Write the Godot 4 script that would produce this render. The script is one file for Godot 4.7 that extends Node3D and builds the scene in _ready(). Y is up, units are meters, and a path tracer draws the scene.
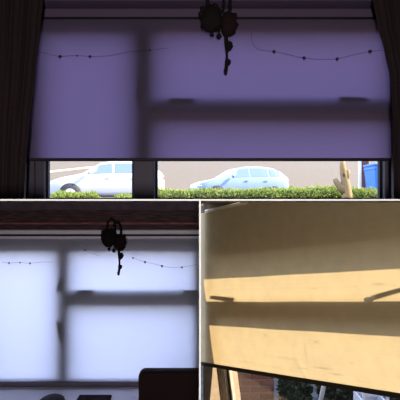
extends Node3D
# A split-level house cut open: an upper room over two lower rooms, each with a roller blind drawn over its window.
# Thin white boards (the upper floor and the wall between the lower rooms) part them. The eye is level with the upper floor.

const F := 400.0                     # focal length in pixels of a 400 x 400 picture
var X := Transform3D()               # placing of what the shape helpers add next
var taken := {}
var rng := RandomNumberGenerator.new()

# ------------------------------------------------------------------ helpers
func lin(r: float, g: float, b: float, a := 1.0) -> Color:
	var c := Color(r, g, b).linear_to_srgb()
	c.a = a
	return c

func mat(r: float, g: float, b: float, rough := 0.8, metal := 0.0) -> StandardMaterial3D:
	var m := StandardMaterial3D.new()
	m.albedo_color = lin(r, g, b)
	m.roughness = rough
	m.metallic = metal
	m.metallic_specular = 0.3
	return m

func grain(m: StandardMaterial3D, lo: float, hi: float, freq: float, scale: float, seed_ := 1, bump := 0.0, stretch := Vector3.ONE) -> StandardMaterial3D:
	var n := FastNoiseLite.new()
	n.seed = seed_
	n.frequency = freq
	n.fractal_octaves = 4
	var im := Image.create_empty(256, 256, false, Image.FORMAT_RGB8)
	for y in 256:
		for x in 256:
			var p := (n.get_noise_2d(x, y) * (256 - x) + n.get_noise_2d(x - 256, y) * x) / 256.0
			var q := (n.get_noise_2d(x, y - 256) * (256 - x) + n.get_noise_2d(x - 256, y - 256) * x) / 256.0
			var k: float = clampf((p * (256 - y) + q * y) / 256.0 * 1.6 + 0.5, 0, 1)
			var c: float = lerpf(lo, hi, k)
			im.set_pixel(x, y, Color(c, c, c))
	var t := ImageTexture.create_from_image(im)
	m.albedo_texture = t
	m.uv1_triplanar = true
	m.uv1_world_triplanar = true
	m.uv1_scale = stretch * scale
	if bump > 0.0:
		m.heightmap_enabled = true
		m.heightmap_texture = t
		m.heightmap_scale = bump
	return m

func fabric(r: float, g: float, b: float, tr: float, tg: float, tb: float) -> StandardMaterial3D:
	var m := mat(r, g, b, 0.95)
	m.metallic_specular = 0.1
	m.backlight_enabled = true
	m.backlight = lin(tr, tg, tb)
	m.cull_mode = BaseMaterial3D.CULL_DISABLED
	return m

func stb(smooth := false) -> SurfaceTool:
	var st := SurfaceTool.new()
	st.begin(Mesh.PRIMITIVE_TRIANGLES)
	st.set_smooth_group(0 if smooth else -1)
	return st

func tri(st: SurfaceTool, a: Vector3, b: Vector3, c: Vector3) -> void:
	st.add_vertex(X * a); st.add_vertex(X * b); st.add_vertex(X * c)

func face(st: SurfaceTool, pts: Array, centre: Vector3) -> void:
	# a convex face, turned outward from centre (front faces run clockwise)
	var nrm: Vector3 = (pts[1] - pts[0]).cross(pts[2] - pts[0])
	if nrm.dot(pts[0] - centre) > 0.0:
		pts = pts.duplicate()
		pts.reverse()
	for i in range(1, pts.size() - 1):
		tri(st, pts[0], pts[i], pts[i + 1])

func bx(st: SurfaceTool, lo: Vector3, hi: Vector3, bev := 0.0) -> void:
	var c := (lo + hi) / 2.0
	var h := (hi - lo) / 2.0
	var e: float = minf(bev, minf(h.x, minf(h.y, h.z)) * 0.49)
	if e <= 0.0:
		for ax in 3:
			for s in [-1.0, 1.0]:
				var p := []
				for k in [[-1, -1], [1, -1], [1, 1], [-1, 1]]:
					var q := Vector3.ZERO
					q[ax] = s * h[ax]
					q[(ax + 1) % 3] = k[0] * h[(ax + 1) % 3]
					q[(ax + 2) % 3] = k[1] * h[(ax + 2) % 3]
					p.append(c + q)
				face(st, p, c)
		return
	for ax in 3:
		var b := (ax + 1) % 3
		var d := (ax + 2) % 3
		for s in [-1.0, 1.0]:
			var p := []
			for k in [[-1, -1], [1, -1], [1, 1], [-1, 1]]:
				var q := Vector3.ZERO
				q[ax] = s * h[ax]; q[b] = k[0] * (h[b] - e); q[d] = k[1] * (h[d] - e)
				p.append(c + q)
			face(st, p, c)
			for s2 in [-1.0, 1.0]:
				var p2 := []
				for k in [[0, -1], [0, 1], [1, 1], [1, -1]]:
					var q := Vector3.ZERO
					q[ax] = s * (h[ax] - (e if k[0] else 0.0)); q[b] = s2 * (h[b] - (0.0 if k[0] else e)); q[d] = k[1] * (h[d] - e)
					p2.append(c + q)
				face(st, p2, c)
	for sx in [-1.0, 1.0]:
		for sy in [-1.0, 1.0]:
			for sz in [-1.0, 1.0]:
				face(st, [c + Vector3(sx * h.x, sy * (h.y - e), sz * (h.z - e)), c + Vector3(sx * (h.x - e), sy * h.y, sz * (h.z - e)), c + Vector3(sx * (h.x - e), sy * (h.y - e), sz * h.z)], c)

func prism(st: SurfaceTool, poly: Array, z0: float, z1: float) -> void:
	# a flat outline in x, y drawn out from z0 to z1
	var area := 0.0
	for i in poly.size():
		var a: Vector2 = poly[i]
		var b: Vector2 = poly[(i + 1) % poly.size()]
		area += a.cross(b)
	var pp := PackedVector2Array(poly)
	if area < 0.0:
		pp.reverse()
	if z1 < z0:
		var sw := z0; z0 = z1; z1 = sw
	var idx := Geometry2D.triangulate_polygon(pp)
	for i in range(0, idx.size(), 3):
		var a := pp[idx[i]]; var b := pp[idx[i + 1]]; var c := pp[idx[i + 2]]
		if (b - a).cross(c - a) < 0.0:
			var sw := b; b = c; c = sw
		tri(st, Vector3(a.x, a.y, z1), Vector3(c.x, c.y, z1), Vector3(b.x, b.y, z1))
		tri(st, Vector3(a.x, a.y, z0), Vector3(b.x, b.y, z0), Vector3(c.x, c.y, z0))
	for i in pp.size():
		var a := pp[i]; var b := pp[(i + 1) % pp.size()]
		tri(st, Vector3(a.x, a.y, z0), Vector3(a.x, a.y, z1), Vector3(b.x, b.y, z0))
		tri(st, Vector3(b.x, b.y, z0), Vector3(a.x, a.y, z1), Vector3(b.x, b.y, z1))

func tube(st: SurfaceTool, pts: Array, radii, sides := 8) -> void:
	var rings := []
	for i in pts.size():
		var d: Vector3 = (pts[mini(i + 1, pts.size() - 1)] - pts[maxi(i - 1, 0)]).normalized()
		var s := d.cross(Vector3.UP if absf(d.y) < 0.9 else Vector3.RIGHT).normalized()
		var t := s.cross(d).normalized()
		var r: float = radii[i] if radii is Array else radii
		var ring := []
		for k in sides:
			var a := TAU * k / sides
			ring.append(pts[i] + (s * cos(a) + t * sin(a)) * r)
		rings.append(ring)
	for i in pts.size() - 1:
		var mid: Vector3 = (pts[i] + pts[i + 1]) / 2.0
		for k in sides:
			face(st, [rings[i][k], rings[i][(k + 1) % sides], rings[i + 1][(k + 1) % sides], rings[i + 1][k]], mid)
	face(st, rings[0], pts[1])
	face(st, rings[-1], pts[-2])

func blob(st: SurfaceTool, c: Vector3, r: Vector3, nu := 8, nv := 6, rough := 0.0) -> void:
	var g := []
	for j in nv + 1:
		var row := []
		for i in nu:
			var th := PI * j / nv
			var ph := TAU * i / nu
			var k := 1.0 + (rough * (rng.randf() - 0.5) * 2.0 if j > 0 and j < nv else 0.0)
			row.append(c + Vector3(sin(th) * cos(ph), cos(th), sin(th) * sin(ph)) * r * k)
		g.append(row)
	for j in nv:
		for i in nu:
			var a = g[j][i]; var b = g[j][(i + 1) % nu]; var d = g[j + 1][i]; var e = g[j + 1][(i + 1) % nu]
			if j > 0:
				face(st, [a, b, e], c)
			if j < nv - 1:
				face(st, [a, e, d], c)

func obj(called: String, st: SurfaceTool, m: Material, parent: Node = self) -> MeshInstance3D:
	st.generate_normals()
	var o := MeshInstance3D.new()
	o.name = numbered(called) if parent == self else called
	o.mesh = st.commit()
	o.mesh.surface_set_material(0, m)
	parent.add_child(o, true)
	return o

func numbered(called: String) -> String:
	if not taken.has(called):
		taken[called] = 0
		return called
	taken[called] += 1
	return "%s_%03d" % [called, taken[called]]

func tag(o: Node, label: String, category := "", group := "") -> Node:
	o.set_meta("label", label)
	if category: o.set_meta("category", category)
	if group: o.set_meta("group", group)
	return o

func struct(o: Node, label: String, category := "") -> Node:
	o.set_meta("kind", "structure")
	return tag(o, label, category)

func thing(called: String, label: String, category: String, group := "", at := Vector3.ZERO) -> Node3D:
	var o := Node3D.new()
	o.name = numbered(called)
	o.position = at
	add_child(o)
	tag(o, label, category, group)
	return o

func part(called: String, parent: Node, m: Material, lo: Vector3, hi: Vector3, bev := 0.003) -> MeshInstance3D:
	var st := stb()
	bx(st, lo, hi, bev)
	return obj(called, st, m, parent)

func at(px: float, py: float, depth: float) -> Vector3:
	return Vector3((px - 200.0) / F * depth, (200.0 - py) / F * depth, -depth)

# ------------------------------------------------------------------ scene
func _ready() -> void:
	rng.seed = 7
	var cam := Camera3D.new()
	cam.name = "camera"
	cam.fov = rad_to_deg(2.0 * atan(200.0 / F))
	cam.near = 0.02
	cam.far = 300.0
	add_child(cam)
	cam.current = true

	var env := Environment.new()
	env.background_mode = Environment.BG_SKY
	var sm := ProceduralSkyMaterial.new()
	sm.sky_top_color = lin(0.42, 0.55, 0.90)
	sm.sky_horizon_color = lin(0.82, 0.88, 1.0)
	sm.ground_horizon_color = lin(0.5, 0.48, 0.45)
	sm.ground_bottom_color = lin(0.3, 0.28, 0.26)
	sm.sun_angle_max = 1.0
	sm.sky_energy_multiplier = 2.6
	var sky := Sky.new()
	sky.sky_material = sm
	env.sky = sky
	env.ambient_light_source = Environment.AMBIENT_SOURCE_DISABLED
	env.tonemap_mode = Environment.TONE_MAPPER_LINEAR
	env.tonemap_exposure = 1.0
	env.sdfgi_enabled = true
	env.ssao_enabled = true
	env.ssil_enabled = true
	var we := WorldEnvironment.new()
	we.name = "environment"
	we.environment = env
	add_child(we)

	var sun := DirectionalLight3D.new()
	sun.name = "sun"
	sun.light_color = lin(1.0, 0.90, 0.74)
	sun.light_energy = 9.0
	sun.light_angular_distance = 0.6
	sun.shadow_enabled = true
	add_child(sun)
	sun.look_at_from_position(Vector3(8.0, 6.0, 0.6), Vector3.ZERO)

	materials()
	shell()
	upper_room()
	lower_left_room()
	lower_right_room()
	outside()

var M := {}
func materials() -> void:
	M.wall = grain(mat(0.055, 0.038, 0.052, 0.9), 0.85, 1.0, 0.03, 1.5, 3)
	M.brown_wall = grain(mat(0.16, 0.115, 0.07, 0.9), 0.85, 1.0, 0.03, 1.5, 4)
	M.white = mat(0.93, 0.92, 0.90, 0.7)
	M.outer = grain(mat(0.45, 0.42, 0.38, 0.9), 0.85, 1.0, 0.05, 1.0, 5)
	M.frame = mat(0.075, 0.065, 0.085, 0.55)
	M.frame_b = mat(0.16, 0.14, 0.19, 0.55)
	M.frame_c = grain(mat(0.29, 0.235, 0.165, 0.6), 0.7, 1.0, 0.03, 3.0, 8, 0.0, Vector3(3, 0.4, 3))
	M.gasket = mat(0.008, 0.008, 0.009, 0.7)
	M.handle = mat(0.02, 0.018, 0.025, 0.5)
	M.handle_c = mat(0.03, 0.022, 0.015, 0.5)
	M.glass = StandardMaterial3D.new()
	M.glass.albedo_color = Color(0.5, 0.5, 0.5, 0.004)
	M.glass.transparency = BaseMaterial3D.TRANSPARENCY_ALPHA
	M.glass.roughness = 0.02
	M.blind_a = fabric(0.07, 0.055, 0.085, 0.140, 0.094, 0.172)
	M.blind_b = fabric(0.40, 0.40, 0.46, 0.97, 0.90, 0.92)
	M.bar = mat(0.02, 0.016, 0.022, 0.6)
	M.lilac = mat(0.80, 0.72, 0.82, 0.6)
	M.lilac_dark = mat(0.10, 0.07, 0.115, 0.6)
	M.mahogany = grain(mat(0.11, 0.055, 0.065, 0.7), 0.6, 1.0, 0.04, 2.0, 9, 0.0, Vector3(0.3, 4, 4))
	M.red_wood = grain(mat(0.38, 0.15, 0.14, 0.6), 0.6, 1.0, 0.04, 2.0, 10, 0.0, Vector3(0.3, 4, 4))
	M.curtain = grain(mat(0.028, 0.016, 0.018, 0.95), 0.88, 1.0, 0.05, 6.0, 11)
	M.ornament = mat(0.009, 0.006, 0.006, 0.9)
	M.ornament_red = mat(0.014, 0.006, 0.006, 0.9)
	M.string = mat(0.03, 0.025, 0.05, 0.8)
	M.string_b = mat(0.16, 0.14, 0.20, 0.8)

func shell() -> void:
	# the closed room about the viewer: side walls, rear wall, ceiling and lower floor
	var o: Node
	o = part("wall_left", self, M.wall, Vector3(-2.4, -2.6, -3.5), Vector3(-2.2, 1.5, 1.4), 0.0); struct(o, "dark wall at the left of the rooms", "wall")
	o = part("wall_right", self, M.wall, Vector3(2.2, -2.6, -2.15), Vector3(2.4, 1.5, 1.4), 0.0); struct(o, "dark wall at the right of the rooms", "wall")
	o = part("wall_rear", self, M.wall, Vector3(-2.4, -2.6, 1.4), Vector3(2.4, 1.5, 1.6), 0.0); struct(o, "dark wall opposite the windows", "wall")
	o = part("ceiling", self, M.wall, Vector3(-2.4, 1.3, -2.3), Vector3(2.4, 1.5, 1.6), 0.0); struct(o, "dark ceiling of the upper room", "ceiling")
	var st := stb()
	X = Transform3D(Basis(Vector3.RIGHT, -PI / 2), Vector3.ZERO)   # outline in x, -z
	prism(st, [Vector2(-2.4, -1.6), Vector2(2.4, -1.6), Vector2(2.4, 1.4), Vector2(0.0, 3.85), Vector2(-2.4, 3.5)], -2.6, -2.4)
	X = Transform3D()
	o = obj("floor", st, M.brown_wall); struct(o, "dark floor of the two lower rooms", "floor")
	# white boards between the rooms
	o = part("trim_1", self, M.wall, Vector3(-2.2, -0.0020, -2.0), Vector3(2.2, 0.0023, -1.01), 0.0); struct(o, "thin white edged floor board dividing the upper room from the lower rooms", "divider")
	tag(part("edge_strip", o, M.white, Vector3(-2.2, -0.0020, -1.01), Vector3(2.2, 0.0023, -1.0), 0.0), "white edge strip")
	o = part("trim_2", self, M.brown_wall, Vector3(-0.0023, -2.4, -3.70), Vector3(0.0020, -0.0020, -1.01), 0.0); struct(o, "thin white edged upright board dividing the two lower rooms", "divider")
	tag(part("edge_strip", o, M.white, Vector3(-0.0023, -2.4, -1.01), Vector3(0.0020, -0.0020, -1.0), 0.0), "white edge strip")
	# flat roof over the lower rooms, beyond the upper room's window
	st = stb()
	X = Transform3D(Basis(Vector3.RIGHT, -PI / 2), Vector3.ZERO)
	prism(st, [Vector2(-2.4, 2.0), Vector2(0.0, 2.0), Vector2(0.0, 3.55), Vector2(-2.4, 3.55)], -0.05, -0.0025)
	X = Transform3D()
	o = obj("roof_left", st, M.wall); struct(o, "flat roof over the lower left room", "roof")
	st = stb()
	X = Transform3D(Basis(Vector3.RIGHT, -PI / 2), Vector3.ZERO)
	prism(st, [Vector2(0.001, 2.0), Vector2(2.1, 2.0), Vector2(0.3, 3.86), Vector2(0.001, 3.86)], -0.012, -0.0025)
	X = Transform3D()
	o = obj("roof_right", st, M.brown_wall); struct(o, "flat roof over the lower right room", "roof")
	# room lamp behind the viewer
	var lamp := thing("pendant_lamp", "round white glass pendant lamp hanging behind the viewer", "lamp", "", Vector3(0.0, -0.08, 0.62))
	st = stb(true)
	blob(st, Vector3.ZERO, Vector3.ONE * 0.075, 20, 12)
	var gm := mat(0.9, 0.88, 0.84, 0.4)
	gm.emission_enabled = true
	gm.emission = Color(1, 0.97, 0.92)
	gm.emission_energy_multiplier = 1.5
	obj("lamp_globe", st, gm, lamp)
	st = stb()
	tube(st, [Vector3(0, 0.07, 0), Vector3(0, 1.37, 0)], 0.004, 6)
	obj("cord", st, M.bar, lamp)
	st = stb()
	tube(st, [Vector3(0, 1.35, 0), Vector3(0, 1.38, 0)], [0.03, 0.05], 16)
	obj("ceiling_rose", st, M.bar, lamp)
	var ol := OmniLight3D.new()
	ol.name = "lamp_light"
	ol.light_color = Color(1, 0.985, 0.965)
	ol.light_energy = 2.7
	ol.light_size = 0.075
	ol.omni_range = 12.0
	ol.omni_attenuation = 2.0
	ol.shadow_enabled = true
	lamp.add_child(ol)

func wall_with_hole(called: String, m: Material, outer: Rect2, hole: Rect2, z0: float, z1: float) -> MeshInstance3D:
	var st := stb()
	var o0 := outer.position; var o1 := outer.end; var h0 := hole.position; var h1 := hole.end
	for q in [[Vector2(o0.x, o0.y), Vector2(o1.x, o0.y), Vector2(o1.x, h0.y), Vector2(o0.x, h0.y)], [Vector2(o0.x, h1.y), Vector2(o1.x, h1.y), Vector2(o1.x, o1.y), Vector2(o0.x, o1.y)],
			[Vector2(o0.x, h0.y), Vector2(h0.x, h0.y), Vector2(h0.x, h1.y), Vector2(o0.x, h1.y)], [Vector2(h1.x, h0.y), Vector2(o1.x, h0.y), Vector2(o1.x, h1.y), Vector2(h1.x, h1.y)]]:
		if absf(q[0].y - q[2].y) > 0.0005 and absf(q[0].x - q[1].x) > 0.0005:
			prism(st, q, z0, z1)
	return obj(called, st, m)

func sheet(called: String, parent: Node, m: Material, x0: float, x1: float, y0: float, y1: float, z: float, amp: float, phase: float) -> MeshInstance3D:
	# hanging cloth: a sheet with slight waves across its width
	var st := stb(true)
	var nx := 60
	var ny := 24
	var p := func(i: int, j: int) -> Vector3:
		var u := float(i) / nx
		var v := float(j) / ny
		return Vector3(lerpf(x0, x1, u), lerpf(y0, y1, v), z + amp * (1.0 - v) * (sin(u * 9.0 + phase) + 0.5 * sin(u * 21.0 + phase * 2.0 + v * 3.0)))
	for i in nx:
		for j in ny:
			tri(st, p.call(i, j), p.call(i, j + 1), p.call(i + 1, j))
			tri(st, p.call(i + 1, j), p.call(i, j + 1), p.call(i + 1, j + 1))
	return obj(called, st, m, parent)

func roller(parent: Node, x0: float, x1: float, y: float, z: float, r: float, m: Material) -> void:
	var st := stb(true)
	tube(st, [Vector3(x0, y, z), Vector3(x1, y, z)], r, 16)
	obj("roller", st, m, parent)

func pane(w: Node, g: Material, x0: float, x1: float, y0: float, y1: float, z: float, t: float) -> void:
	# glass with its rubber gasket
	var p := part("pane", w, M.glass, Vector3(x0, y0, z - 0.002), Vector3(x1, y1, z + 0.002), 0.0)
	var st := stb()
	for q in [[x0 - 0.002, y0, x0 + t, y1], [x1 - t, y0, x1 + 0.002, y1], [x0, y0 - 0.002, x1, y0 + t], [x0, y1 - t, x1, y1 + 0.002]]:
		bx(st, Vector3(q[0], q[1], z - 0.012), Vector3(q[2], q[3], z + 0.012))
	obj("gasket", st, g, p)

func lever(w: Node, m: Material, pivot: Vector3, to: Vector3, back: float, thick: float) -> void:
	# a window handle: a rose and neck on the frame, and a lever lying along it
	var h := Node3D.new()
	h.name = "handle"
	w.add_child(h, true)
	var st := stb()
	bx(st, Vector3(pivot.x - thick * 1.5, pivot.y - thick * 1.5, back), Vector3(pivot.x + thick * 1.5, pivot.y + thick * 1.5, pivot.z - thick), 0.002)
	obj("neck", st, m, h)
	st = stb(true)
	tube(st, [pivot, pivot.lerp(to, 0.5), to], [thick, thick * 0.9, thick * 0.75], 8)
	obj("lever", st, m, h)

func garland(label: String, m: Material, runs: Array, beads: Array, depth: float, r: float, br: float) -> void:
	var g := thing("bead_garland", label, "garland")
	for run in runs:
		var pts := []
		for q in run:
			pts.append(at(q[0], q[1], depth))
		# smooth the run
		var c := Curve3D.new()
		for i in pts.size():
			var tg: Vector3 = (pts[mini(i + 1, pts.size() - 1)] - pts[maxi(i - 1, 0)]) / 6.0
			c.add_point(pts[i], -tg, tg)
		var fine := []
		for k in 25:
			fine.append(c.samplef(k / 24.0 * (pts.size() - 1)))
		var st := stb(true)
		tube(st, fine, r, 5)
		obj("wire", st, m, g)
	for b in beads:
		var st := stb(true)
		var c := at(b[0], b[1], depth)
		blob(st, c, Vector3(br, br * 0.9, br * 0.6) * b[2], 8, 6, 0.15)
		tube(st, [c + Vector3(0, -br * 0.7, 0), c + Vector3(0.001, -br * 1.6 * b[2], 0)], [br * 0.35, br * 0.15], 5)
		obj("bead", st, m, g)

func ornament(label: String, c: Vector3, s: float, ceiling_y: float, looped := false) -> void:
	# two clusters of dried pods on looped cords, with a tail of pods below; s = metres per pixel of the larger view
	var o := thing("hanging_ornament", label, "ornament", "", c)
	var st := stb(true)
	var top := ceiling_y - c.y
	if looped:
		# two loops of cord over a peg on the pelmet
		for run in [[[-12, -8], [-11.6, 2], [-10.4, 8.5], [-6.2, 13.5], [-1.5, 10], [-0.7, 2], [-1, -8]], [[-3.5, 2], [0, 7.5], [3.5, 8.8], [6.8, 4], [7.6, -4], [7.6, -14]]]:
			var pts := []
			for q in run:
				pts.append(Vector3(q[0], q[1], 0.5) * s)
			tube(st, pts, 1.7 * s, 7)
		tube(st, [Vector3(-6.0, 11.5, -0.05 / s) * s, Vector3(-6.0, 11.5, 3) * s], 1.2 * s, 7)
		tube(st, [Vector3(3.0, 6.6, -0.05 / s) * s, Vector3(3.0, 6.6, 3) * s], 1.2 * s, 7)
	for q in [] if looped else [[-13.0, 5.0, 1.9], [2.0, 1.0, 1.2], [8.0, 2.0, 1.5]]:
		tube(st, [Vector3(q[0] * s, top, 0), Vector3((q[0] + 1.0) * s, (top + q[1] * s) / 2.0, 0.004), Vector3((q[0] + 0.5) * s, -6 * s, 0)], q[2] * s, 7)
	obj("cord", st, M.ornament, o)
	st = stb(true)
	blob(st, Vector3(-9, -14, 0) * s, Vector3(11.0, 12.0, 8) * s, 14, 10, 0.17)
	var k1 := obj("pod_cluster", st, M.ornament, o)
	st = stb(true)
	blob(st, Vector3(7, -20, 2) * s, Vector3(8.5, 11.0, 7) * s, 14, 10, 0.17)
	var k2 := obj("pod_cluster", st, M.ornament_red, o)
	for q in [[-16, -6, 5.0, 150.0], [-18, -10, 4.0, 170.0], [-15, -17, 4.5, 215.0], [-12, -22, 4.0, 240.0], [-9, -24, 3.5, 265.0], [-2, -8, 4.0, 60.0], [-6, -3, 4.0, 95.0]]:
		st = stb(true)
		var p := Vector3(q[0], q[1], 1) * s
		var d := Vector3(cos(deg_to_rad(q[3])), sin(deg_to_rad(q[3])), 0.2) * s
		tube(st, [p - d, p + d * q[2] * 0.4, p + d * q[2] * 0.75], [3.4 * s, 2.8 * s, 0.9 * s], 7)
		obj("petal", st, M.ornament, k1)
	for q in [[12, -12, 4.0, 40.0], [13, -20, 4.0, -10.0], [10, -27, 4.0, -60.0], [4, -28, 3.0, -100.0]]:
		st = stb(true)
		var p := Vector3(q[0], q[1], 2) * s
		var d := Vector3(cos(deg_to_rad(q[3])), sin(deg_to_rad(q[3])), 0.2) * s
		tube(st, [p - d, p + d * q[2] * 0.4, p + d * q[2] * 0.75], [3.0 * s, 2.4 * s, 0.8 * s], 7)
		obj("petal", st, M.ornament_red, k2)
	for q in [[-8.5, -29, 2.3], [-2.0, -31.0, 2.6], [3, -29, 1.8]]:
		st = stb(true)
		blob(st, Vector3(q[0], q[1], 2) * s, Vector3(q[2], q[2] * 1.1, q[2]) * s, 8, 6, 0.12)
		tube(st, [Vector3(q[0], q[1], 2) * s, Vector3(q[0] * 0.95, q[1] + 6, 2) * s], 0.7 * s, 5)
		obj("seed_pod", st, M.ornament, o)
	st = stb(true)
	tube(st, [Vector3(4.5, -28, 0) * s, Vector3(5, -38, 0) * s, Vector3(5.5, -48, 0) * s, Vector3(5, -58, 0) * s, Vector3(4, -65, 0) * s], [2.2 * s, 1.9 * s, 1.2 * s, 1.8 * s, 1.6 * s], 7)
	var tail := obj("tail_cord", st, M.ornament, o)
	for q in [[8, -38.5, 3.2, 4.4], [6.5, -41.5, 3.0, 2.6], [6.5, -54, 3.1, 3.2], [4.2, -62.5, 1.9, 3.6]]:
		st = stb(true)
		blob(st, Vector3(q[0], q[1], 0) * s, Vector3(q[2], q[3], q[2]) * s, 9, 7, 0.12)
		obj("tail_pod", st, M.ornament, tail)

# ------------------------------------------------------------------ upper room
func upper_room() -> void:
	var wall := wall_with_hole("wall_upper", M.wall, Rect2(-2.4, -0.003, 4.8, 1.503), Rect2(-0.89, -0.001, 1.885, 0.965), -2.16, -2.0)
	struct(wall, "dark purple window wall of the upper room", "wall")
	# window: frame, mullion, transom, casement sash bars, panes, handles
	var w := Node3D.new()
	w.name = "window_1"
	add_child(w)
	struct(w, "dark framed window behind the purple blind, one tall and two wide panes", "window")
	var zf := -2.0
	var zb := -2.09
	part("frame_stile", w, M.frame, Vector3(-0.888, 0.0, zb), Vector3(-0.83, 0.962, zf), 0.004)
	part("sash_stile", w, M.frame, Vector3(-0.829, 0.0, zb), Vector3(-0.782, 0.85, zf - 0.008), 0.004)
	part("frame_stile", w, M.frame, Vector3(0.925, 0.0, zb), Vector3(0.993, 0.962, zf), 0.004)
	part("frame_head", w, M.frame, Vector3(-0.83, 0.852, zb), Vector3(0.925, 0.962, zf), 0.004)
	part("mullion", w, M.frame, Vector3(-0.335, 0.0, zb), Vector3(-0.228, 0.852, zf), 0.006)
	part("transom", w, M.frame, Vector3(-0.228, 0.418, zb), Vector3(0.925, 0.510, zf), 0.006)
	pane(w, M.gasket, -0.782, -0.335, 0.0, 0.852, -2.045, 0.011)
	pane(w, M.gasket, -0.228, 0.925, 0.510, 0.852, -2.045, 0.010)
	pane(w, M.gasket, -0.228, 0.925, 0.0, 0.418, -2.045, 0.012)
	lever(w, M.handle, at(139, 79, 1.9835), at(135.5, 100, 1.9835), -2.0, 0.0085)
	lever(w, M.handle, at(171, 99.5, 1.9835), at(194, 99.5, 1.9835), -2.0, 0.0085)
	lever(w, M.handle, at(340, 98, 1.9835), at(366, 98.5, 1.9835), -2.0, 0.0085)
	# roller blind
	var b := thing("roller_blind", "dim purple roller blind drawn most of the way down the upper window", "blind")
	var x0 := at(26, 0, 1.974).x
	var x1 := at(392, 0, 1.974).x
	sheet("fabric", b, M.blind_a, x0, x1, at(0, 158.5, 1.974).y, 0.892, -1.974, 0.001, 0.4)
	part("bottom_bar", b, M.bar, Vector3(x0, at(0, 161.2, 1.974).y, -1.984), Vector3(x1, at(0, 158.2, 1.974).y, -1.964), 0.003)
	roller(b, x0 - 0.01, x1 + 0.01, 0.895, -1.988, 0.010, M.bar)
	for x in [x0 - 0.018, x1 + 0.018]:
		part("bracket", b, M.bar, Vector3(x - 0.004, 0.865, -2.0), Vector3(x + 0.004, 0.915, -1.965), 0.002)
	var fz := part("trim_3", self, M.lilac_dark, Vector3(-0.95, 0.905, -1.985), Vector3(1.05, 0.945, -1.974), 0.008)
	struct(fz, "dull lilac rail along the top of the upper blind", "rail")
	fz = part("trim_4", self, M.lilac_dark, Vector3(-0.95, 0.955, -1.998), Vector3(1.05, 0.985, -1.91), 0.006)
	struct(fz, "dull lilac moulding above the rail of the upper window", "moulding")
	# curtains
	curtain("gathered dark brown curtain hanging at the left of the purple blind", [[-14, 0], [-14, 80], [-14, 150], [-14, 210]], [[42, 0], [39, 30], [35, 70], [28.5, 125], [25, 165], [23.5, 200]], 1.84, 9)
	curtain("narrow dark curtain hanging at the right of the purple blind", [[415, 0], [415, 80], [415, 200]], [[374, 0], [379, 25], [386, 50], [392, 75], [393.5, 120], [394, 200]], 1.84, 6)
	garland("thin wire garland with small beads strung across the purple blind", M.string, [[[38, 52], [48, 54], [60, 56.5], [75, 55.5], [90, 56.5], [108, 56], [128, 52]], [[128, 52], [150, 50], [168, 48]], [[251, 33], [253, 44], [260, 50], [274, 51.5], [290, 55], [304, 58], [320, 59.5], [337, 59], [355, 54.5], [370, 51.5], [386, 50]]],
		[[60, 56.5, 1.2], [90, 56.5, 1.1], [77, 55.5, 0.6], [274, 51.5, 1.2], [304, 58, 1.25], [337, 59, 1.2], [370, 51.5, 1.3], [150, 50, 0.6]], 1.966, 0.0010, 0.0075)
	ornament("dark cluster of dried pods with a knotted tail hanging before the purple blind", at(221, 4, 1.78), 1.78 / F * 1.08, 1.3)

func curtain(label: String, outer: Array, inner: Array, depth: float, folds: int) -> void:
	# a gathered cloth with folds running down it: front and back sheets, closed at the edges
	var o := thing("curtain", label, "curtain")
	var st := stb(true)
	var nx := folds * 6
	var ny := 30
	var ct := func(line: Array, y: float) -> float:
		for i in line.size() - 1:
			if y <= line[i + 1][1]:
				return lerpf(line[i][0], line[i + 1][0], smoothstep(line[i][1], line[i + 1][1], y) * 0.5 + 0.5 * inverse_lerp(line[i][1], line[i + 1][1], y))
		return line[-1][0]
	var p := func(i: int, j: int, back: float) -> Vector3:
		var v := float(j) / ny
		var y := lerpf(-14.0, 199.0, v)
		var u := float(i) / nx
		var px: float = lerpf(ct.call(outer, y), ct.call(inner, y), u)
		var q := at(px, y, depth)
		q.z += 0.020 * sin(u * folds * TAU) + 0.008 * sin(u * folds * TAU * 2.3 + v * 2.0) - back
		return q
	for i in nx:
		for j in ny:
			for bk in [0.0, 0.006]:
				var a = p.call(i, j, bk); var b = p.call(i + 1, j, bk); var c = p.call(i, j + 1, bk); var d = p.call(i + 1, j + 1, bk)
				var mid: Vector3 = (a + d) / 2.0 - Vector3(0, 0, 0.003 - bk)
				face(st, [a, b, d], mid); face(st, [a, d, c], mid)
	for e in [0, nx]:
		for j in ny:
			var a = p.call(e, j, 0.0); var b = p.call(e, j, 0.006); var c = p.call(e, j + 1, 0.0); var d = p.call(e, j + 1, 0.006)
			var mid: Vector3 = p.call(nx / 2, j, 0.003)
			face(st, [a, b, d], mid); face(st, [a, d, c], mid)
	obj("cloth", st, M.curtain, o)
	st = stb(true)
	var l: Vector3 = p.call(0, 0, 0.0)
	var r: Vector3 = p.call(nx, 0, 0.0)
	tube(st, [Vector3(l.x - 0.02, l.y + 0.005, -depth), Vector3(r.x + 0.02, l.y + 0.005, -depth)], 0.012, 8)
	obj("curtain_pole", st, M.bar, o)

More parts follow.
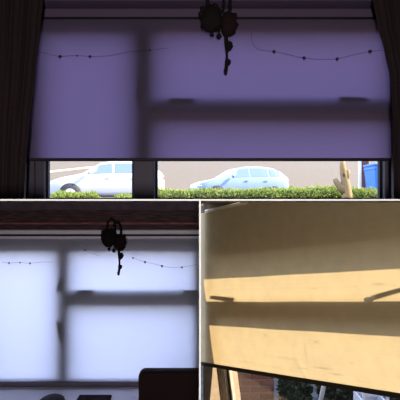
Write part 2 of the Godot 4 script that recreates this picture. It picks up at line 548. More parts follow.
# ------------------------------------------------------------------ lower left room
func lower_left_room() -> void:
	var zf := -3.40
	var zb := -3.49
	var k := 3.4 / F
	var wall := wall_with_hole("wall_lower_left", M.wall, Rect2(-2.4, -2.6, 2.398, 2.55), Rect2(-1.98, -1.585, 1.955, 1.235), -3.55, zf)
	struct(wall, "dark window wall of the lower left room", "wall")
	var w := Node3D.new()
	w.name = "window_2"
	add_child(w)
	struct(w, "framed window behind the bright bluish white blind", "window")
	var yt := -0.35
	var yb := -1.585
	var mx0 := (57 - 200) * k
	var mx1 := (70.5 - 200) * k
	var ty1 := (200 - 288) * k
	var ty0 := (200 - 300.5) * k
	part("frame_stile", w, M.frame_b, Vector3(-1.978, yb, zb), Vector3(-1.90, yt, zf), 0.004)
	part("frame_stile", w, M.frame_b, Vector3(-0.060, yb, zb), Vector3(-0.027, yt, zf), 0.004)
	part("frame_head", w, M.frame_b, Vector3(-1.90, -0.405, zb), Vector3(-0.06, yt, zf), 0.004)
	part("frame_bottom_rail", w, M.frame_b, Vector3(-1.90, yb, zb), Vector3(-0.06, -1.487, zf), 0.004)
	part("mullion", w, M.frame_b, Vector3(mx0, -1.487, zb), Vector3(mx1, -0.405, zf), 0.006)
	part("transom", w, M.frame_b, Vector3(mx1, ty0, zb), Vector3(-0.06, ty1, zf), 0.006)
	pane(w, M.gasket, -1.90, mx0, -1.487, -0.405, -3.445, 0.01)
	pane(w, M.gasket, mx1, -0.06, ty1, -0.405, -3.445, 0.01)
	pane(w, M.gasket, mx1, -0.06, -1.487, ty0, -3.445, 0.01)
	lever(w, M.handle, at(60, 277, 3.3835), at(56.7, 291, 3.3835), zf, 0.0105)
	lever(w, M.handle, at(57, 321, 3.3835), at(60, 341, 3.3835), zf, 0.0105)
	lever(w, M.handle, at(78.5, 290.3, 3.3835), at(94, 290, 3.3835), zf, 0.0105)
	lever(w, M.handle, at(183.5, 290.3, 3.3835), at(196, 290, 3.3835), zf, 0.0105)
	var b := thing("roller_blind", "glowing bluish white roller blind drawn down the lower left window", "blind")
	var x0 := at(-26, 0, 3.372).x
	var x1 := -0.010
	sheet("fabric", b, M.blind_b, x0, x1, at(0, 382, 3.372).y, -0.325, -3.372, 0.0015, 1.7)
	part("bottom_bar", b, M.frame_b, Vector3(x0, at(0, 385, 3.372).y, -3.384), Vector3(x1, at(0, 381.5, 3.372).y, -3.360), 0.004)
	roller(b, x0, x1, -0.325, -3.386, 0.012, M.lilac)
	# boards above the window: dark pelmet, reddish rails, lilac blind cassette
	var o: Node
	var y := func(py: float, d: float) -> float: return (200.0 - py) / F * d
	o = part("trim_5", self, M.mahogany, Vector3(-2.19, y.call(222, 3.12), -3.16), Vector3(-0.004, -0.055, -3.12), 0.003); struct(o, "dark brown pelmet board above the lower left window", "pelmet")
	o = part("trim_6", self, M.red_wood, Vector3(-2.19, y.call(224.6, 3.11), -3.17), Vector3(-0.004, y.call(222.2, 3.11), -3.11), 0.006); struct(o, "thin reddish wooden moulding under the dark pelmet board", "moulding")
	o = part("trim_7", self, M.mahogany, Vector3(-2.19, y.call(229.8, 3.14), -3.20), Vector3(-0.004, y.call(224.6, 3.14), -3.14), 0.004); struct(o, "brown wooden strip under the reddish moulding", "moulding")
	o = part("trim_8", self, M.lilac, Vector3(-2.19, y.call(234.3, 3.22), -3.28), Vector3(-0.004, y.call(230, 3.22), -3.22), 0.008); struct(o, "pale lilac upper rail of the blind cassette", "rail")
	o = part("trim_9", self, M.bar, Vector3(-2.19, y.call(236.3, 3.25), -3.30), Vector3(-0.004, y.call(234, 3.25), -3.25), 0.0); struct(o, "dark gap strip between the two pale lilac rails", "rail")
	o = part("trim_10", self, M.lilac, Vector3(-2.19, y.call(238.4, 3.24), -3.31), Vector3(-0.004, y.call(236.3, 3.24), -3.24), 0.005); struct(o, "thin pale lilac lower rail of the blind cassette", "rail")
	# deep sill
	o = part("trim_11", self, mat(0.72, 0.69, 0.76, 0.6), Vector3(-2.19, -1.625, -3.40), Vector3(-0.004, -1.585, -2.94), 0.006); struct(o, "grey lilac window sill of the lower left room", "sill")
	garland("thin wire garland with tiny beads strung across the glowing white blind", M.string_b, [[[2, 262], [9, 263], [20, 262.5], [30, 263.3], [42, 262], [53, 262]], [[83, 249], [90, 253], [100, 256]], [[131, 257], [145, 262], [153, 263.5], [162, 266], [172, 267.5], [182, 267.2], [197, 264.5]]],
		[[9, 263, 1.0], [20, 262.5, 0.8], [30, 263.3, 1.0], [85, 250, 1.0], [133, 258, 0.9], [145, 262, 1.2], [162, 266, 1.2], [182, 267.2, 1.1]], 3.352, 0.0012, 0.0085)
	ornament("dark cluster of dried pods with a knotted tail hanging before the white blind", at(115.5, 228, 3.08), 3.08 / F * 0.72, -0.06, true)
	# things on the sill
	var bk := thing("storage_box", "small dark red box standing on the lower left window sill", "box", "", Vector3(at(93.5, 0, 3.06).x, -1.585, -3.06))
	part("body", bk, M.curtain, Vector3(-0.122, 0.0, -0.06), Vector3(0.122, 0.05, 0.06), 0.004)
	part("lid", bk, mat(0.02, 0.006, 0.011, 0.95), Vector3(-0.127, 0.045, -0.064), Vector3(0.127, 0.067, 0.064), 0.005)
	var bw := thing("round_pot", "dark round topped pot at the left of the red box", "pot", "", Vector3(at(52, 0, 3.06).x, -1.585, -3.06))
	var st := stb(true)
	var pts := []
	var rad := []
	for q in [[0.0, 0.05], [0.02, 0.08], [0.045, 0.095], [0.06, 0.088]]:
		pts.append(Vector3(0, q[0], 0)); rad.append(q[1])
	tube(st, pts, rad, 20)
	obj("body", st, M.bar, bw)
	st = stb(true)
	pts = []; rad = []
	for q in [[0.057, 0.091], [0.071, 0.07], [0.078, 0.04], [0.081, 0.01]]:
		pts.append(Vector3(0, q[0], 0)); rad.append(q[1])
	tube(st, pts, rad, 20)
	obj("lid", st, M.bar, bw)
	chair()

func chair() -> void:
	# only the top of its back shows
	var c := thing("dining_chair", "dark padded chair with a rounded back before the lower left window", "chair", "", Vector3(-0.200, -2.4, -2.52))
	var m := mat(0.022, 0.010, 0.010, 0.6)
	var st := stb()
	var hw := 0.192
	var y0 := 0.62
	var y1 := 2.4 + (200.0 - 369.5) / F * 2.56
	var out := [Vector2(-hw + 0.01, y0), Vector2(hw - 0.01, y0)]
	for s in [1, -1]:
		for k in 7:
			var a := PI / 2 * k / 6.0
			var cr := 0.010 if s > 0 else 0.045
			out.append(Vector2(s * (hw - cr) + (cr * cos(a) if s > 0 else -cr * sin(a)), y1 - cr + (cr * sin(a) if s > 0 else cr * cos(a))))
	var inner := []
	for q in out:
		inner.append(Vector2(q.x * 0.96, lerpf((y0 + y1) / 2, q.y, 0.965)))
	prism(st, out, -0.065, -0.025)
	prism(st, inner, -0.072, -0.012)
	obj("backrest", st, m, c)
	st = stb()
	bx(st, Vector3(-0.19, 0.44, -0.03), Vector3(0.19, 0.52, 0.38), 0.02)
	obj("seat", st, m, c)
	for x in [-0.165, 0.165]:
		for z in [-0.03, 0.34]:
			st = stb()
			tube(st, [Vector3(x, 0.0, z), Vector3(x, 0.45, z)], [0.014, 0.019], 8)
			obj("leg", st, M.bar, c)
	for x in [-0.15, 0.15]:
		st = stb()
		bx(st, Vector3(x - 0.02, 0.44, -0.05), Vector3(x + 0.02, 0.70, -0.025), 0.004)
		obj("back_post", st, M.bar, c)

# ------------------------------------------------------------------ lower right room
# The wall runs slantwise from far at the left to near at the right; its window and blind hang out of true.
var CU := Vector3(390, 100, 400).normalized()
var CV := (Vector3.UP - CU * CU.y).normalized()
var CN := CU.cross(CV)                       # into the room
var CO := Vector3(0, 0, -3.75)

func cxf() -> Transform3D:
	return Transform3D(Basis(CU, CV, CN), CO)

func cloc(px: float, py: float, w := 0.0) -> Vector3:
	var r := Vector3((px - 200.0) / F, (200.0 - py) / F, -1.0)
	var p := r * ((CN.dot(CO) + w) / CN.dot(r)) - CO
	return Vector3(p.dot(CU), p.dot(CV), w)

func lowright(called: String, parent: Node, m: Material, a0: float, a1: float, b0: float, b1: float, w0: float, w1: float) -> MeshInstance3D:
	# a bar in the window's own plane, cut where the roof and the dividing board are
	var keep := PackedVector2Array()
	for q in [[0.004, -0.014], [0.004, -2.5], [3.2, -2.5], [3.2, -0.014]]:
		var y: float = q[1]
		var hx: float = q[0]
		# solve x and y of CU*a + CV*b
		var det := CU.x * CV.y - CV.x * CU.y
		keep.append(Vector2((hx * CV.y - CV.x * y) / det, (CU.x * y - hx * CU.y) / det))
	var got := Geometry2D.intersect_polygons(PackedVector2Array([Vector2(a0, b0), Vector2(a1, b0), Vector2(a1, b1), Vector2(a0, b1)]), keep)
	var st := stb()
	for g in got:
		prism(st, Array(g), w0, w1)
	var o := obj(called, st, m, parent)
	return o

func lower_right_room() -> void:
	var det := CU.x * CV.y - CV.x * CU.y
	var ab := func(hx: float, y: float) -> Vector2: return Vector2((hx * CV.y - CV.x * y) / det, (CU.x * y - hx * CU.y) / det)
	# window wall with a deep reveal
	var out := [ab.call(0.002, -2.6), ab.call(2.35, -2.6), ab.call(2.35, -0.0125), ab.call(0.002, -0.0125)]
	var a0 := -0.10
	var a1 := 2.42
	var b0 := -2.02
	var b1 := -0.452
	var hole := [Vector2(a0, b0), Vector2(a1, b0), Vector2(a1, b1), Vector2(a0, b1)]
	var st := stb()
	for i in 4:
		var j := (i + 1) % 4
		prism(st, [out[i], out[j], hole[j], hole[i]], -0.31, -0.04)
	var wall := obj("wall_lower_right", st, M.brown_wall)
	wall.transform = cxf()
	struct(wall, "brown window wall of the lower right room", "wall")
	var w := Node3D.new()
	w.name = "window_3"
	w.transform = cxf()
	add_child(w)
	struct(w, "pale wooden framed window behind the cream blind", "window")
	var h0 := -0.05
	var h1 := -0.14
	lowright("frame_stile", w, M.frame_c, a0, -0.015, b0, b1, h1, h0)
	lowright("frame_stile", w, M.frame_c, a1 - 0.06, a1, b0, b1, h1, h0)
	lowright("frame_head", w, M.frame_c, -0.015, a1 - 0.06, b1 - 0.05, b1, h1, h0)
	lowright("frame_bottom_rail", w, M.frame_c, -0.015, a1 - 0.06, b0, b0 + 0.06, h1, h0)
	lowright("transom", w, M.frame_c, -0.015, a1 - 0.06, -1.022, -0.889, h1, h0)
	for q in [[-0.015, a1 - 0.06, -0.889, b1 - 0.05], [-0.015, a1 - 0.06, b0 + 0.06, -1.022]]:
		var p := lowright("pane", w, M.glass, q[0], q[1], q[2], q[3], -0.097, -0.093)
		var g := lowright("gasket", p, M.gasket, q[0] - 0.001, q[0] + 0.022, q[2], q[3], -0.110, -0.080)
		lowright("gasket", p, M.gasket, q[0], q[1], q[3] - 0.012, q[3] + 0.001, -0.110, -0.080)
		lowright("gasket", p, M.gasket, q[0], q[1], q[2] - 0.001, q[2] + 0.012, -0.110, -0.080)
		lowright("glazing_bead", p, M.frame_c, q[0] + 0.022, q[0] + 0.036, q[2], q[3], -0.112, -0.078)
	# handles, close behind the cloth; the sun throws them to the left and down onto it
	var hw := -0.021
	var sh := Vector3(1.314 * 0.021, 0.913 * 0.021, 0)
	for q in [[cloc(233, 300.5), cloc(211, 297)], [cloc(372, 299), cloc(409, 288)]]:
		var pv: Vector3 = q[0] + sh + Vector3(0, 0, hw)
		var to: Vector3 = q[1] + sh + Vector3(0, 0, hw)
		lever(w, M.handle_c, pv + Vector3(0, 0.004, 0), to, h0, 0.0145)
	# the blind
	var b := thing("roller_blind", "sunlit cream roller blind with creases, hanging at a slant in the lower right room", "blind")
	b.transform = cxf()
	var cloth := fabric(0.78, 0.61, 0.36, 0.53, 0.505, 0.44)
	cloth.albedo_texture = cloth_print()
	st = stb(true)
	var nx := 120
	var ny := 60
	var bb := -1.495
	var grid := []
	for j in ny + 1:
		var row := []
		for i in nx + 1:
			var b_ := lerpf(bb, -0.125, float(j) / ny)
			var lo: float = (0.003 - CV.x * b_) / CU.x
			var a := lerpf(lo, 2.45, float(i) / nx)
			# end the cloth under the roof
			var top := (-0.014 - CU.y * a) / CV.y
			b_ = minf(b_, top)
			var u := (a + 0.3) / 2.8
			var wv := 0.003 * sin(a * 2.6 + 0.5) * smoothstep(-0.2, -1.4, b_) + 0.001 * sin(a * 9.0 + b_ * 4.0) + 0.001 * sin(b_ * 13.0 + a * 2.0)
			wv -= 0.004 * exp(-pow((a - 0.84 - 0.03 * sin(b_ * 20.0)) / 0.02, 2.0)) * smoothstep(-1.1, -1.3, b_)
			wv -= 0.003 * exp(-pow((a - 0.28) / 0.015, 2.0)) * smoothstep(-1.05, -0.8, b_)
			row.append([Vector3(a, b_, wv), Vector2(u, -b_ / 1.6)])
		grid.append(row)
	for j in ny:
		for i in nx:
			for q in [[0, 0], [1, 0], [0, 1], [0, 1], [1, 0], [1, 1]]:
				var p: Array = grid[j + q[0]][i + q[1]]
				st.set_uv(p[1])
				st.add_vertex(p[0])
	obj("fabric", st, cloth, b)
	lowright("bottom_bar", b, mat(0.035, 0.027, 0.018, 0.6), -0.28, 2.45, -1.522, bb + 0.004, -0.012, 0.010)
	st = stb(true)
	tube(st, [Vector3(0.05, -0.118, -0.012), Vector3(0.56, -0.118, -0.012)], 0.018, 14)
	obj("roller", st, mat(0.75, 0.6, 0.4, 0.7), b)

func cloth_print() -> ImageTexture:
	# woven cloth with a fine slub, small stains and scuffs
	var n := FastNoiseLite.new()
	n.seed = 31
	n.frequency = 0.02
	var im := Image.create_empty(1024, 512, false, Image.FORMAT_RGB8)
	var r := RandomNumberGenerator.new()
	r.seed = 5
	for y in 512:
		var slub := r.randf() * 0.02
		for x in 1024:
			var k := 0.955 + n.get_noise_2d(x, y) * 0.03 - slub - 0.012 * r.randf()
			im.set_pixel(x, y, Color(k, k, k * 0.99))
	# scuffs: [a, b, length, height, depth]
	for q in [[0.86, -1.42, 0.05, 0.006, 0.18], [1.02, -1.40, 0.10, 0.01, 0.16], [1.12, -1.43, 0.06, 0.008, 0.2], [0.72, -1.36, 0.16, 0.012, 0.07], [1.0, -1.22, 0.03, 0.012, 0.12], [0.55, -1.20, 0.02, 0.015, 0.08], [1.52, -0.82, 0.05, 0.01, 0.16], [0.29, -0.73, 0.02, 0.01, 0.2], [1.05, -0.84, 0.04, 0.008, 0.08], [0.9, -1.3, 0.012, 0.10, 0.08], [0.42, -1.3, 0.012, 0.05, 0.06], [0.3, -1.43, 0.1, 0.006, 0.08], [1.25, -1.34, 0.03, 0.01, 0.08], [0.6, -1.44, 0.2, 0.005, 0.06]]:
		var cx: float = (q[0] + 0.3) / 2.8 * 1024.0
		var cy: float = -q[1] / 1.6 * 512.0
		var rx: float = q[2] / 2.8 * 1024.0
		var ry: float = maxf(1.5, q[3] / 1.6 * 512.0)
		for y in range(int(cy - ry * 2), int(cy + ry * 2) + 1):
			for x in range(int(cx - rx * 2), int(cx + rx * 2) + 1):
				if x >= 0 and x < 1024 and y >= 0 and y < 512:
					var d := exp(-pow((x - cx) / rx, 2.0) * 2.0 - pow((y - cy) / ry, 2.0) * 2.0) * (0.6 + 0.8 * absf(n.get_noise_2d(x * 6.0, y * 6.0)))
					var c := im.get_pixel(x, y)
					im.set_pixel(x, y, c * (1.0 - q[4] * d))
	return ImageTexture.create_from_image(im)

# ------------------------------------------------------------------ outside
func outside() -> void:
	var o: Node
	var paving := grain(mat(0.06, 0.055, 0.048, 0.9), 0.7, 1.0, 0.05, 0.6, 21)
	var road := grain(mat(0.071, 0.052, 0.029, 0.9), 0.9, 1.0, 0.04, 0.25, 22)
	var conc := grain(mat(0.14, 0.13, 0.11, 0.9), 0.75, 1.0, 0.05, 0.5, 23)
	o = part("ground_courtyard", self, paving, Vector3(-14, -2.7, -7.2), Vector3(16, -2.6, -1.6), 0.0); struct(o, "sunken paved yard behind the lower windows", "ground")
	o = part("wall_retaining", self, conc, Vector3(-14, -2.7, -7.45), Vector3(16, -0.25, -7.2), 0.0); struct(o, "concrete retaining wall between sunken yard and street", "wall")
	o = part("ground_street", self, road, Vector3(-40, -0.5, -26.0), Vector3(40, -0.10, -7.45), 0.0); struct(o, "pale tan street where the two cars stand", "ground")
	var st := stb()
	X = Transform3D(Basis(Vector3(0, 0, -1), Vector3(0, 1, 0), Vector3(1, 0, 0)), Vector3.ZERO)
	prism(st, [Vector2(26, -0.5), Vector2(26, -0.10), Vector2(62, 7.0), Vector2(62, -0.5)], -60, 60)
	X = Transform3D()
	o = obj("ground_rise", st, road); struct(o, "pale tan paved slope rising beyond the parked cars", "ground")
	# yellow line painted on the slope
	var slope := func(x: float, d: float) -> Vector3: return Vector3(x, -0.10 + (d - 26.0) * 7.1 / 36.0 + 0.02, -d)
	st = stb()
	var l0 = slope.call(-19.0, 37.0)
	var l1 = slope.call(-11.0, 47.0)
	var side: Vector3 = Vector3(0.35, -0.06, 0.3)
	for q in [[l0, l1]]:
		face(st, [q[0] - side, q[0] + side, q[1] + side, q[1] - side], q[0] + Vector3(0, -1, 0))
		for e in [side, -side]:
			face(st, [q[0] + e, q[1] + e, q[1] + e + Vector3(0, -0.03, 0), q[0] + e + Vector3(0, -0.03, 0)], q[0])
	o = obj("road_line", st, mat(0.42, 0.30, 0.10, 0.8)); tag(o, "faded yellow line painted on the slope beyond the white car", "road line")
	o.set_meta("kind", "structure")

	# cars
	car("pale blue hatchback parked on the street behind the hedge", Vector3(1.62, -0.10, -16.8), 0.30, mat(0.115, 0.155, 0.24, 0.3))
	car("white hatchback parked on the street at the left of the window mullion", Vector3(-3.35, -0.10, -14.6), 0.22, mat(0.28, 0.28, 0.28, 0.3))

	hedge()
	stump()
	# post: brown with a white board beside it
	var p := thing("gate_post", "reddish brown gate post with a white strip beside the blue bin", "post", "", Vector3(at(364.5, 0, 10.6).x, -0.10, -10.6))
	part("post_shaft", p, grain(mat(0.09, 0.035, 0.025, 0.8), 0.7, 1.0, 0.05, 2.0, 41), Vector3(-0.085, 0, -0.085), Vector3(0.085, 1.5, 0.085), 0.01)
	part("post_cap", p, mat(0.10, 0.05, 0.035, 0.8), Vector3(-0.105, 1.5, -0.105), Vector3(0.105, 1.55, 0.105), 0.015)
	part("white_strip", p, mat(0.6, 0.58, 0.56, 0.7), Vector3(-0.16, 0.05, -0.02), Vector3(-0.087, 1.48, 0.03), 0.005)
	bin()
	neighbour()
	# the yard outside the lower right window
	brick_wall()
	yard()

func car(label: String, pos: Vector3, yaw: float, paint: Material) -> void:
	# nose towards -x
	var c := thing("car", label, "car", "", pos)
	c.rotation.y = yaw
	var glass := mat(0.05, 0.075, 0.10, 0.12)
	glass.metallic_specular = 0.8
	var black := mat(0.015, 0.015, 0.016, 0.7)
	# stations: x, half width, floor, belt, roof, roof half width
	var S := [[-1.98, 0.58, 0.30, 0.62, 0.64, 0.50], [-1.90, 0.72, 0.22, 0.72, 0.75, 0.60], [-1.55, 0.82, 0.20, 0.84, 0.87, 0.68], [-1.05, 0.85, 0.20, 0.93, 0.97, 0.72], [-0.85, 0.855, 0.20, 0.95, 1.03, 0.72], [-0.25, 0.86, 0.20, 0.97, 1.40, 0.62],
		[0.15, 0.86, 0.20, 0.985, 1.47, 0.61], [0.75, 0.86, 0.20, 1.00, 1.475, 0.61], [1.30, 0.855, 0.20, 1.02, 1.42, 0.60], [1.62, 0.84, 0.22, 1.04, 1.30, 0.60], [1.90, 0.80, 0.26, 1.00, 1.05, 0.66], [1.98, 0.70, 0.34, 0.80, 0.84, 0.60]]
	var ring := func(s: Array) -> Array:
		var r := []
		for q in [[0.90, 0.0, 0.0], [1.0, 0.22, 0.0], [1.0, 0.70, 0.0], [0.955, 1.0, 0.0], [0.0, 0.0, 0.80], [0.0, 0.0, 1.0]]:
			if q[2] == 0.0:
				r.append(Vector3(s[0], lerpf(s[2], s[3], q[1]), s[1] * q[0]))
			elif q[2] < 1.0:
				r.append(Vector3(s[0], lerpf(s[3], s[4], 0.90), lerpf(s[1] * 0.955, s[5], 0.90)))
			else:
				r.append(Vector3(s[0], s[4], s[5] * 0.86))
		for i in range(5, -1, -1):
			r.append(r[i] * Vector3(1, 1, -1))
		return r
	var st := stb(true)
	for i in S.size() - 1:
		var a: Array = ring.call(S[i])
		var b: Array = ring.call(S[i + 1])
		var mid := Vector3((S[i][0] + S[i + 1][0]) / 2, 0.62, 0)
		for k in 12:
			face(st, [a[k], a[(k + 1) % 12], b[(k + 1) % 12]], mid)
			face(st, [a[k], b[(k + 1) % 12], b[k]], mid)
	for e in [0, S.size() - 1]:
		var a: Array = ring.call(S[e])
		for k in range(1, 11):
			face(st, [a[0], a[k], a[k + 1]], Vector3(0, 0.6, 0))
	var body := obj("body", st, paint, c)
	# side glass lies just outside the cabin's sides
	var sta := func(x: float) -> Array:
		for i in S.size() - 1:
			if x <= S[i + 1][0]:
				var r := []
				for k in 6:
					r.append(lerpf(S[i][k], S[i + 1][k], inverse_lerp(S[i][0], S[i + 1][0], x)))
				return r
		return S[-1]
	var sp := func(x: float, t: float, sd: float) -> Vector3:
		var s: Array = sta.call(x)
		return Vector3(x, lerpf(s[3], s[4], t * 0.9), (lerpf(s[1] * 0.955, s[5], t * 0.9) + 0.008) * sd)
	for sd in [-1.0, 1.0]:
		for q in [[-0.58, 0.14, 0], [0.22, 0.98, 0], [1.06, 1.52, 1]]:
			st = stb()
			for k in 6:
				var xa := lerpf(q[0], q[1], k / 6.0)
				var xb := lerpf(q[0], q[1], (k + 1) / 6.0)
				face(st, [sp.call(xa, 0.10, sd), sp.call(xb, 0.10, sd), sp.call(xb, 0.92, sd), sp.call(xa, 0.92, sd)], Vector3(xa, 0.6, 0))
			obj("side_window", st, glass, c)
		# handles, mirror, sill strip
		for x in [0.0, 0.85]:
			st = stb()
			bx(st, Vector3(x - 0.08, 0.86, sd * 0.875 - 0.015), Vector3(x + 0.08, 0.89, sd * 0.875 + 0.015), 0.006)
			obj("door_handle", st, paint, c)
		st = stb(true)
		blob(st, Vector3(-0.62, 1.04, sd * 0.95), Vector3(0.06, 0.065, 0.10), 10, 7)
		obj("mirror", st, paint, c)
		st = stb()
		bx(st, Vector3(-0.95, 0.20, sd * 0.84 - 0.02), Vector3(0.95, 0.27, sd * 0.84 + 0.02), 0.006)
		obj("sill_strip", st, black, c)
		for x in [-1.25, 1.22]:
			var wh := Node3D.new()
			wh.name = "wheel"
			c.add_child(wh, true)
			st = stb(true)
			tube(st, [Vector3(x, 0.31, sd * 0.70), Vector3(x, 0.31, sd * 0.872)], 0.36, 24)
			obj("arch", st, black, wh)
			st = stb(true)
			tube(st, [Vector3(x, 0.30, sd * 0.70), Vector3(x, 0.30, sd * 0.87), Vector3(x, 0.30, sd * 0.885)], [0.30, 0.30, 0.27], 24)
			obj("tyre", st, mat(0.02, 0.02, 0.02, 0.8), wh)
			st = stb()
			tube(st, [Vector3(x, 0.30, sd * 0.86), Vector3(x, 0.30, sd * 0.893)], 0.19, 10)
			obj("hub", st, mat(0.45, 0.46, 0.48, 0.35, 0.6), wh)
		st = stb(true)
		blob(st, Vector3(-1.83, 0.66, sd * 0.60), Vector3(0.12, 0.07, 0.13), 10, 7)
		obj("headlamp_housing", st, mat(0.6, 0.62, 0.66, 0.15), c)
		st = stb(true)
		blob(st, Vector3(1.90, 0.86, sd * 0.68), Vector3(0.07, 0.13, 0.09), 10, 7)
		obj("rear_reflector", st, mat(0.35, 0.02, 0.02, 0.2), c)
	# windscreen and rear window
	for q in [[-0.83, -0.27, -1.0], [1.34, 1.86, 1.0]]:
		st = stb()
		for k in 5:
			var xa := lerpf(q[0], q[1], 0.06 + k * 0.176)
			var xb := lerpf(q[0], q[1], 0.06 + (k + 1) * 0.176)
			var sa: Array = sta.call(xa)
			var sb: Array = sta.call(xb)
			var n := Vector3(q[2] * 0.008, 0.010, 0)
			face(st, [Vector3(xa, sa[4], -sa[5] * 0.82) + n, Vector3(xa, sa[4], sa[5] * 0.82) + n, Vector3(xb, sb[4], sb[5] * 0.82) + n, Vector3(xb, sb[4], -sb[5] * 0.82) + n], Vector3(xa, 0.5, 0))
		obj("windscreen" if q[2] < 0 else "rear_window", st, glass, c)
	st = stb()
	bx(st, Vector3(-2.0, 0.28, -0.52), Vector3(-1.90, 0.46, 0.52), 0.02)
	obj("grille", st, black, c)
	st = stb()
	bx(st, Vector3(1.93, 0.34, -0.62), Vector3(2.02, 0.52, 0.62), 0.02)
	obj("rear_bumper", st, black, c)

func leafy(st: SurfaceTool, c: Vector3, r: Vector3, n: int, size: float) -> void:
	# leaves scattered through a mound
	for i in n:
		var d := Vector3(rng.randfn(), rng.randfn(), rng.randfn()).normalized()
		var p := c + d * r * (0.72 + 0.33 * rng.randf())
		var t := (d + Vector3(rng.randfn(), rng.randfn() + 0.4, rng.randfn()) * 0.6).normalized()
		var s := t.cross(Vector3(rng.randfn(), rng.randfn(), rng.randfn())).normalized() * size * 0.35
		var tip := p + t * size * (0.8 + 0.5 * rng.randf())
		var mid := (p + tip) / 2.0 + t.cross(s).normalized() * size * 0.1
		tri(st, p, mid + s, tip)
		tri(st, p, tip, mid - s)

func leaf_mat(r: float, g: float, b: float) -> StandardMaterial3D:
	var m := mat(r, g, b, 0.7)
	m.backlight_enabled = true
	m.backlight = lin(r * 1.2, g * 1.2, b * 0.8)
	m.cull_mode = BaseMaterial3D.CULL_DISABLED
	return m

func hedge() -> void:
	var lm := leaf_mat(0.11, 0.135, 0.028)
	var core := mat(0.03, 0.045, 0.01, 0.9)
	var rows := [["long low green hedge across the street behind the wooden stump", -1.05, 3.95, 0.225, 9.0, 1], ["low tuft of pale green grass at the left before the white car", -3.2, -2.45, 0.17, 9.0, 0], ["small pale green shrub just left of the window mullion", -1.80, -1.65, 0.09, 9.0, 0]]
	for q in rows:
		var h := thing("hedge" if q[5] else "shrub", q[0], "hedge" if q[5] else "shrub", "", Vector3(0, -0.10, -q[4]))
		var st := stb(true)
		var leaves := stb()
		var x: float = q[1]
		while x < q[2]:
			var top: float = q[3] + 0.10 + rng.randf_range(-0.03, 0.03)
			if q[5]:
				top += 0.05 * smoothstep(0.5, 2.5, x)
			var r := Vector3(0.22, top * 0.5, 0.20)
			var c := Vector3(x + 0.1, top * 0.5, rng.randf_range(-0.04, 0.04))
			blob(st, c, r * Vector3(0.86, 0.84, 0.86), 8, 6, 0.08)
			leafy(leaves, c, r, 520, 0.055)
			x += 0.2
		obj("branch_core", st, core, h)
		var lv := obj("foliage", leaves, lm, h)
		lv.set_meta("kind", "stuff")

func stump() -> void:
	var d := 8.4
	var t := thing("tree_stump", "pale cut tree stump with a forked top standing before the hedge", "tree stump", "", Vector3(at(346, 0, d).x, -0.10, -d))
	var wood := grain(mat(0.30, 0.20, 0.085, 0.85), 0.55, 1.0, 0.06, 3.0, 51, 0.0, Vector3(3, 0.6, 3))
	var p := func(px: float, py: float, z := 0.0) -> Vector3: return at(px, py, d) - Vector3(at(346, 0, d).x, -0.10, -d) + Vector3(0, 0, z)
	var st := stb(true)
	tube(st, [p.call(347, 203.5), p.call(347, 195), p.call(346, 187), p.call(345, 180), p.call(343.5, 173), p.call(342.5, 166), p.call(342.5, 161)], [0.12, 0.105, 0.10, 0.085, 0.075, 0.06, 0.05], 12)
	obj("trunk", st, wood, t)
	st = stb(true)
	tube(st, [p.call(345, 192), p.call(340, 187), p.call(336.5, 182.5), p.call(334.5, 178.5)], [0.085, 0.07, 0.06, 0.045], 10)
	obj("branch", st, wood, t)
	st = stb(true)
	tube(st, [p.call(344.5, 182, 0.02), p.call(347.5, 175, 0.03), p.call(348, 170, 0.03)], [0.06, 0.045, 0.03], 9)
	obj("branch", st, wood, t)
	st = stb(true)
	blob(st, p.call(343, 175, 0.065), Vector3(0.03, 0.05, 0.02), 9, 7)
	obj("knot", st, mat(0.06, 0.035, 0.015, 0.9), t)

func bin() -> void:
	var c := thing("wheelie_bin", "bright blue plastic wheelie bin at the right edge of the upper window", "bin", "", Vector3(at(380.5, 0, 9.9).x, -0.10, -9.9))
	var blue := mat(0.035, 0.13, 0.42, 0.45)
	var st := stb()
	var b := [Vector3(-0.22, 0.08, -0.24), Vector3(0.22, 0.08, -0.24), Vector3(0.22, 0.08, 0.24), Vector3(-0.22, 0.08, 0.24)]
	var t := [Vector3(-0.28, 0.93, -0.32), Vector3(0.28, 0.93, -0.32), Vector3(0.28, 0.93, 0.32), Vector3(-0.28, 0.93, 0.32)]
	var mid := Vector3(0, 0.5, 0)
	face(st, b, mid); face(st, t, mid)
	for i in 4:
		face(st, [b[i], b[(i + 1) % 4], t[(i + 1) % 4], t[i]], mid)
	obj("tub", st, blue, c)
	part("lid", c, blue, Vector3(-0.30, 0.93, -0.35), Vector3(0.30, 0.985, 0.34), 0.02)
	part("lift_rim", c, blue, Vector3(-0.29, 0.84, -0.33), Vector3(0.29, 0.89, 0.33), 0.01)
	for x in [-0.25, 0.25]:
		st = stb(true)
		tube(st, [Vector3(x - 0.03, 0.10, -0.27), Vector3(x + 0.03, 0.10, -0.27)], 0.10, 16)
		obj("wheel", st, M.gasket, c)

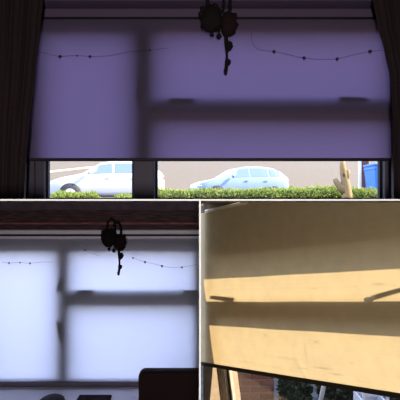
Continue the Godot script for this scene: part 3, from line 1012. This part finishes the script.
func brick_wall() -> void:
	# a low brick wall in the yard, each brick laid by itself
	var w := thing("brick_wall", "low red brick wall in the yard below the cream blind", "wall", "", Vector3(0.38, -2.6, -4.75))
	var mort := mat(0.16, 0.14, 0.12, 0.95)
	part("mortar", w, mort, Vector3(0.004, 0, -0.094), Vector3(0.496, 0.94, -0.008), 0.0)
	var mats := [grain(mat(0.20, 0.075, 0.045, 0.9), 0.6, 1.0, 0.06, 5.0, 61), grain(mat(0.17, 0.062, 0.04, 0.9), 0.6, 1.0, 0.06, 5.0, 62), grain(mat(0.23, 0.095, 0.06, 0.9), 0.6, 1.0, 0.06, 5.0, 63)]
	for row in 12:
		var x := 0.0 if row % 2 == 0 else -0.1125
		while x < 0.5:
			var l := maxf(x, 0.0)
			var r := minf(x + 0.215, 0.5)
			if r - l > 0.03:
				part("brick", w, mats[rng.randi() % 3], Vector3(l, 0.005 + row * 0.078, -0.102), Vector3(r, 0.005 + row * 0.078 + 0.068, rng.randf_range(-0.003, 0.003)), 0.004)
			x += 0.225

func yard() -> void:
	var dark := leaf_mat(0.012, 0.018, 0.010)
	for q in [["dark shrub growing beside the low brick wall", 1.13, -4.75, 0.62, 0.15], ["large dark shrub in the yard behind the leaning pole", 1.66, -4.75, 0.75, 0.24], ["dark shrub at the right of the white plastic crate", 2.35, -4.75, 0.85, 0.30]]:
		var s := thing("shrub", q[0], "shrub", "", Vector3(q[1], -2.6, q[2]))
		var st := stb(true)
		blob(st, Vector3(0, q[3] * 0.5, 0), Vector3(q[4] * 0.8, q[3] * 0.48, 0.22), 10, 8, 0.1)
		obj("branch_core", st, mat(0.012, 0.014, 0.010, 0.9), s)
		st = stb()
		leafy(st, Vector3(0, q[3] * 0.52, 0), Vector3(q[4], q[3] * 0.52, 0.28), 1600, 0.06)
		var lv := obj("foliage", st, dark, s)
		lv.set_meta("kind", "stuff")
	# a leaning metal pole
	var p := thing("leaning_pole", "grey metal pole leaning in the yard before the dark shrubs", "pole", "", Vector3(1.16, -2.6, -4.05))
	var st := stb(true)
	tube(st, [Vector3(-0.06, 0.0, 0), Vector3(0.10, 0.75, 0), Vector3(0.14, 0.93, 0)], 0.022, 10)
	obj("pole_shaft", st, mat(0.30, 0.29, 0.27, 0.5), p)
	st = stb(true)
	blob(st, Vector3(0.14, 0.94, 0), Vector3(0.027, 0.02, 0.027), 10, 6)
	obj("end_cap", st, M.gasket, p)
	# hose
	var h := thing("garden_hose", "yellow garden hose looped on the yard beside the brick wall", "hose", "", Vector3(0.98, -2.6, -4.22))
	st = stb(true)
	var pts := []
	for k in 40:
		var a := k / 39.0 * TAU * 1.7
		pts.append(Vector3(cos(a) * (0.13 + 0.02 * sin(a * 0.7)), 0.25 + 0.05 * sin(a) + 0.012 * k / 10.0, sin(a) * 0.07))
	tube(st, pts, 0.012, 7)
	obj("hose_coil", st, mat(0.34, 0.24, 0.05, 0.6), h)
	st = stb()
	tube(st, [Vector3(0, 0, 0), Vector3(0, 0.2, 0), Vector3(0, 0.24, 0)], [0.02, 0.02, 0.10], 10)
	obj("hose_stand", st, M.gasket, h)
	# crate
	var c := thing("plastic_crate", "white slatted plastic crate standing in the yard", "crate", "", Vector3(1.70, -2.6, -3.98))
	var wm := mat(0.42, 0.42, 0.43, 0.5)
	for y in [0.0, 0.17, 0.34, 0.51, 0.68]:
		for z in [-0.11, 0.11]:
			part("slat", c, wm, Vector3(-0.10, y + 0.02, z - 0.01), Vector3(0.10, y + 0.13, z + 0.01), 0.004)
		for x in [-0.11, 0.11]:
			part("slat", c, wm, Vector3(x - 0.01, y + 0.02, -0.10), Vector3(x + 0.01, y + 0.13, 0.10), 0.004)
	for x in [-0.11, 0.11]:
		for z in [-0.11, 0.11]:
			part("corner_post", c, wm, Vector3(x - 0.016, 0, z - 0.016), Vector3(x + 0.016, 0.84, z + 0.016), 0.003)
	part("base", c, wm, Vector3(-0.11, 0.02, -0.11), Vector3(0.11, 0.04, 0.11), 0.003)

func neighbour() -> void:
	# the house at the right, beyond the yard: it keeps the low sky and the sun off the yard
	var h := thing("neighbouring_house", "plain brick house standing to the right beyond the yard", "house", "", Vector3(9.5, -2.6, -2.0))
	var wallm := grain(mat(0.14, 0.07, 0.05, 0.9), 0.7, 1.0, 0.05, 1.0, 71)
	part("house_wall", h, wallm, Vector3(-3.0, 0, -1.65), Vector3(3.0, 4.6, 5.0), 0.02)
	part("tall_wing", h, wallm, Vector3(-3.0, 0, -5.0), Vector3(3.0, 6.0, -1.65), 0.02)
	part("wing_roof", h, mat(0.06, 0.05, 0.05, 0.9), Vector3(-3.1, 6.0, -5.1), Vector3(3.1, 6.2, -1.65), 0.02)
	part("parapet", h, mat(0.25, 0.23, 0.2, 0.9), Vector3(-3.1, 4.6, -1.64), Vector3(3.1, 4.9, 5.1), 0.02)
	for z in [-3.5, -1.2, 1.2, 3.5]:
		var f := part("window_frame", h, mat(0.5, 0.48, 0.45, 0.6), Vector3(-3.03, 1.0, z - 0.5), Vector3(-2.99, 2.4, z + 0.5), 0.005)
		part("window_glass", f, mat(0.02, 0.025, 0.03, 0.1), Vector3(-3.035, 1.07, z - 0.43), Vector3(-3.02, 2.33, z + 0.43), 0.0)
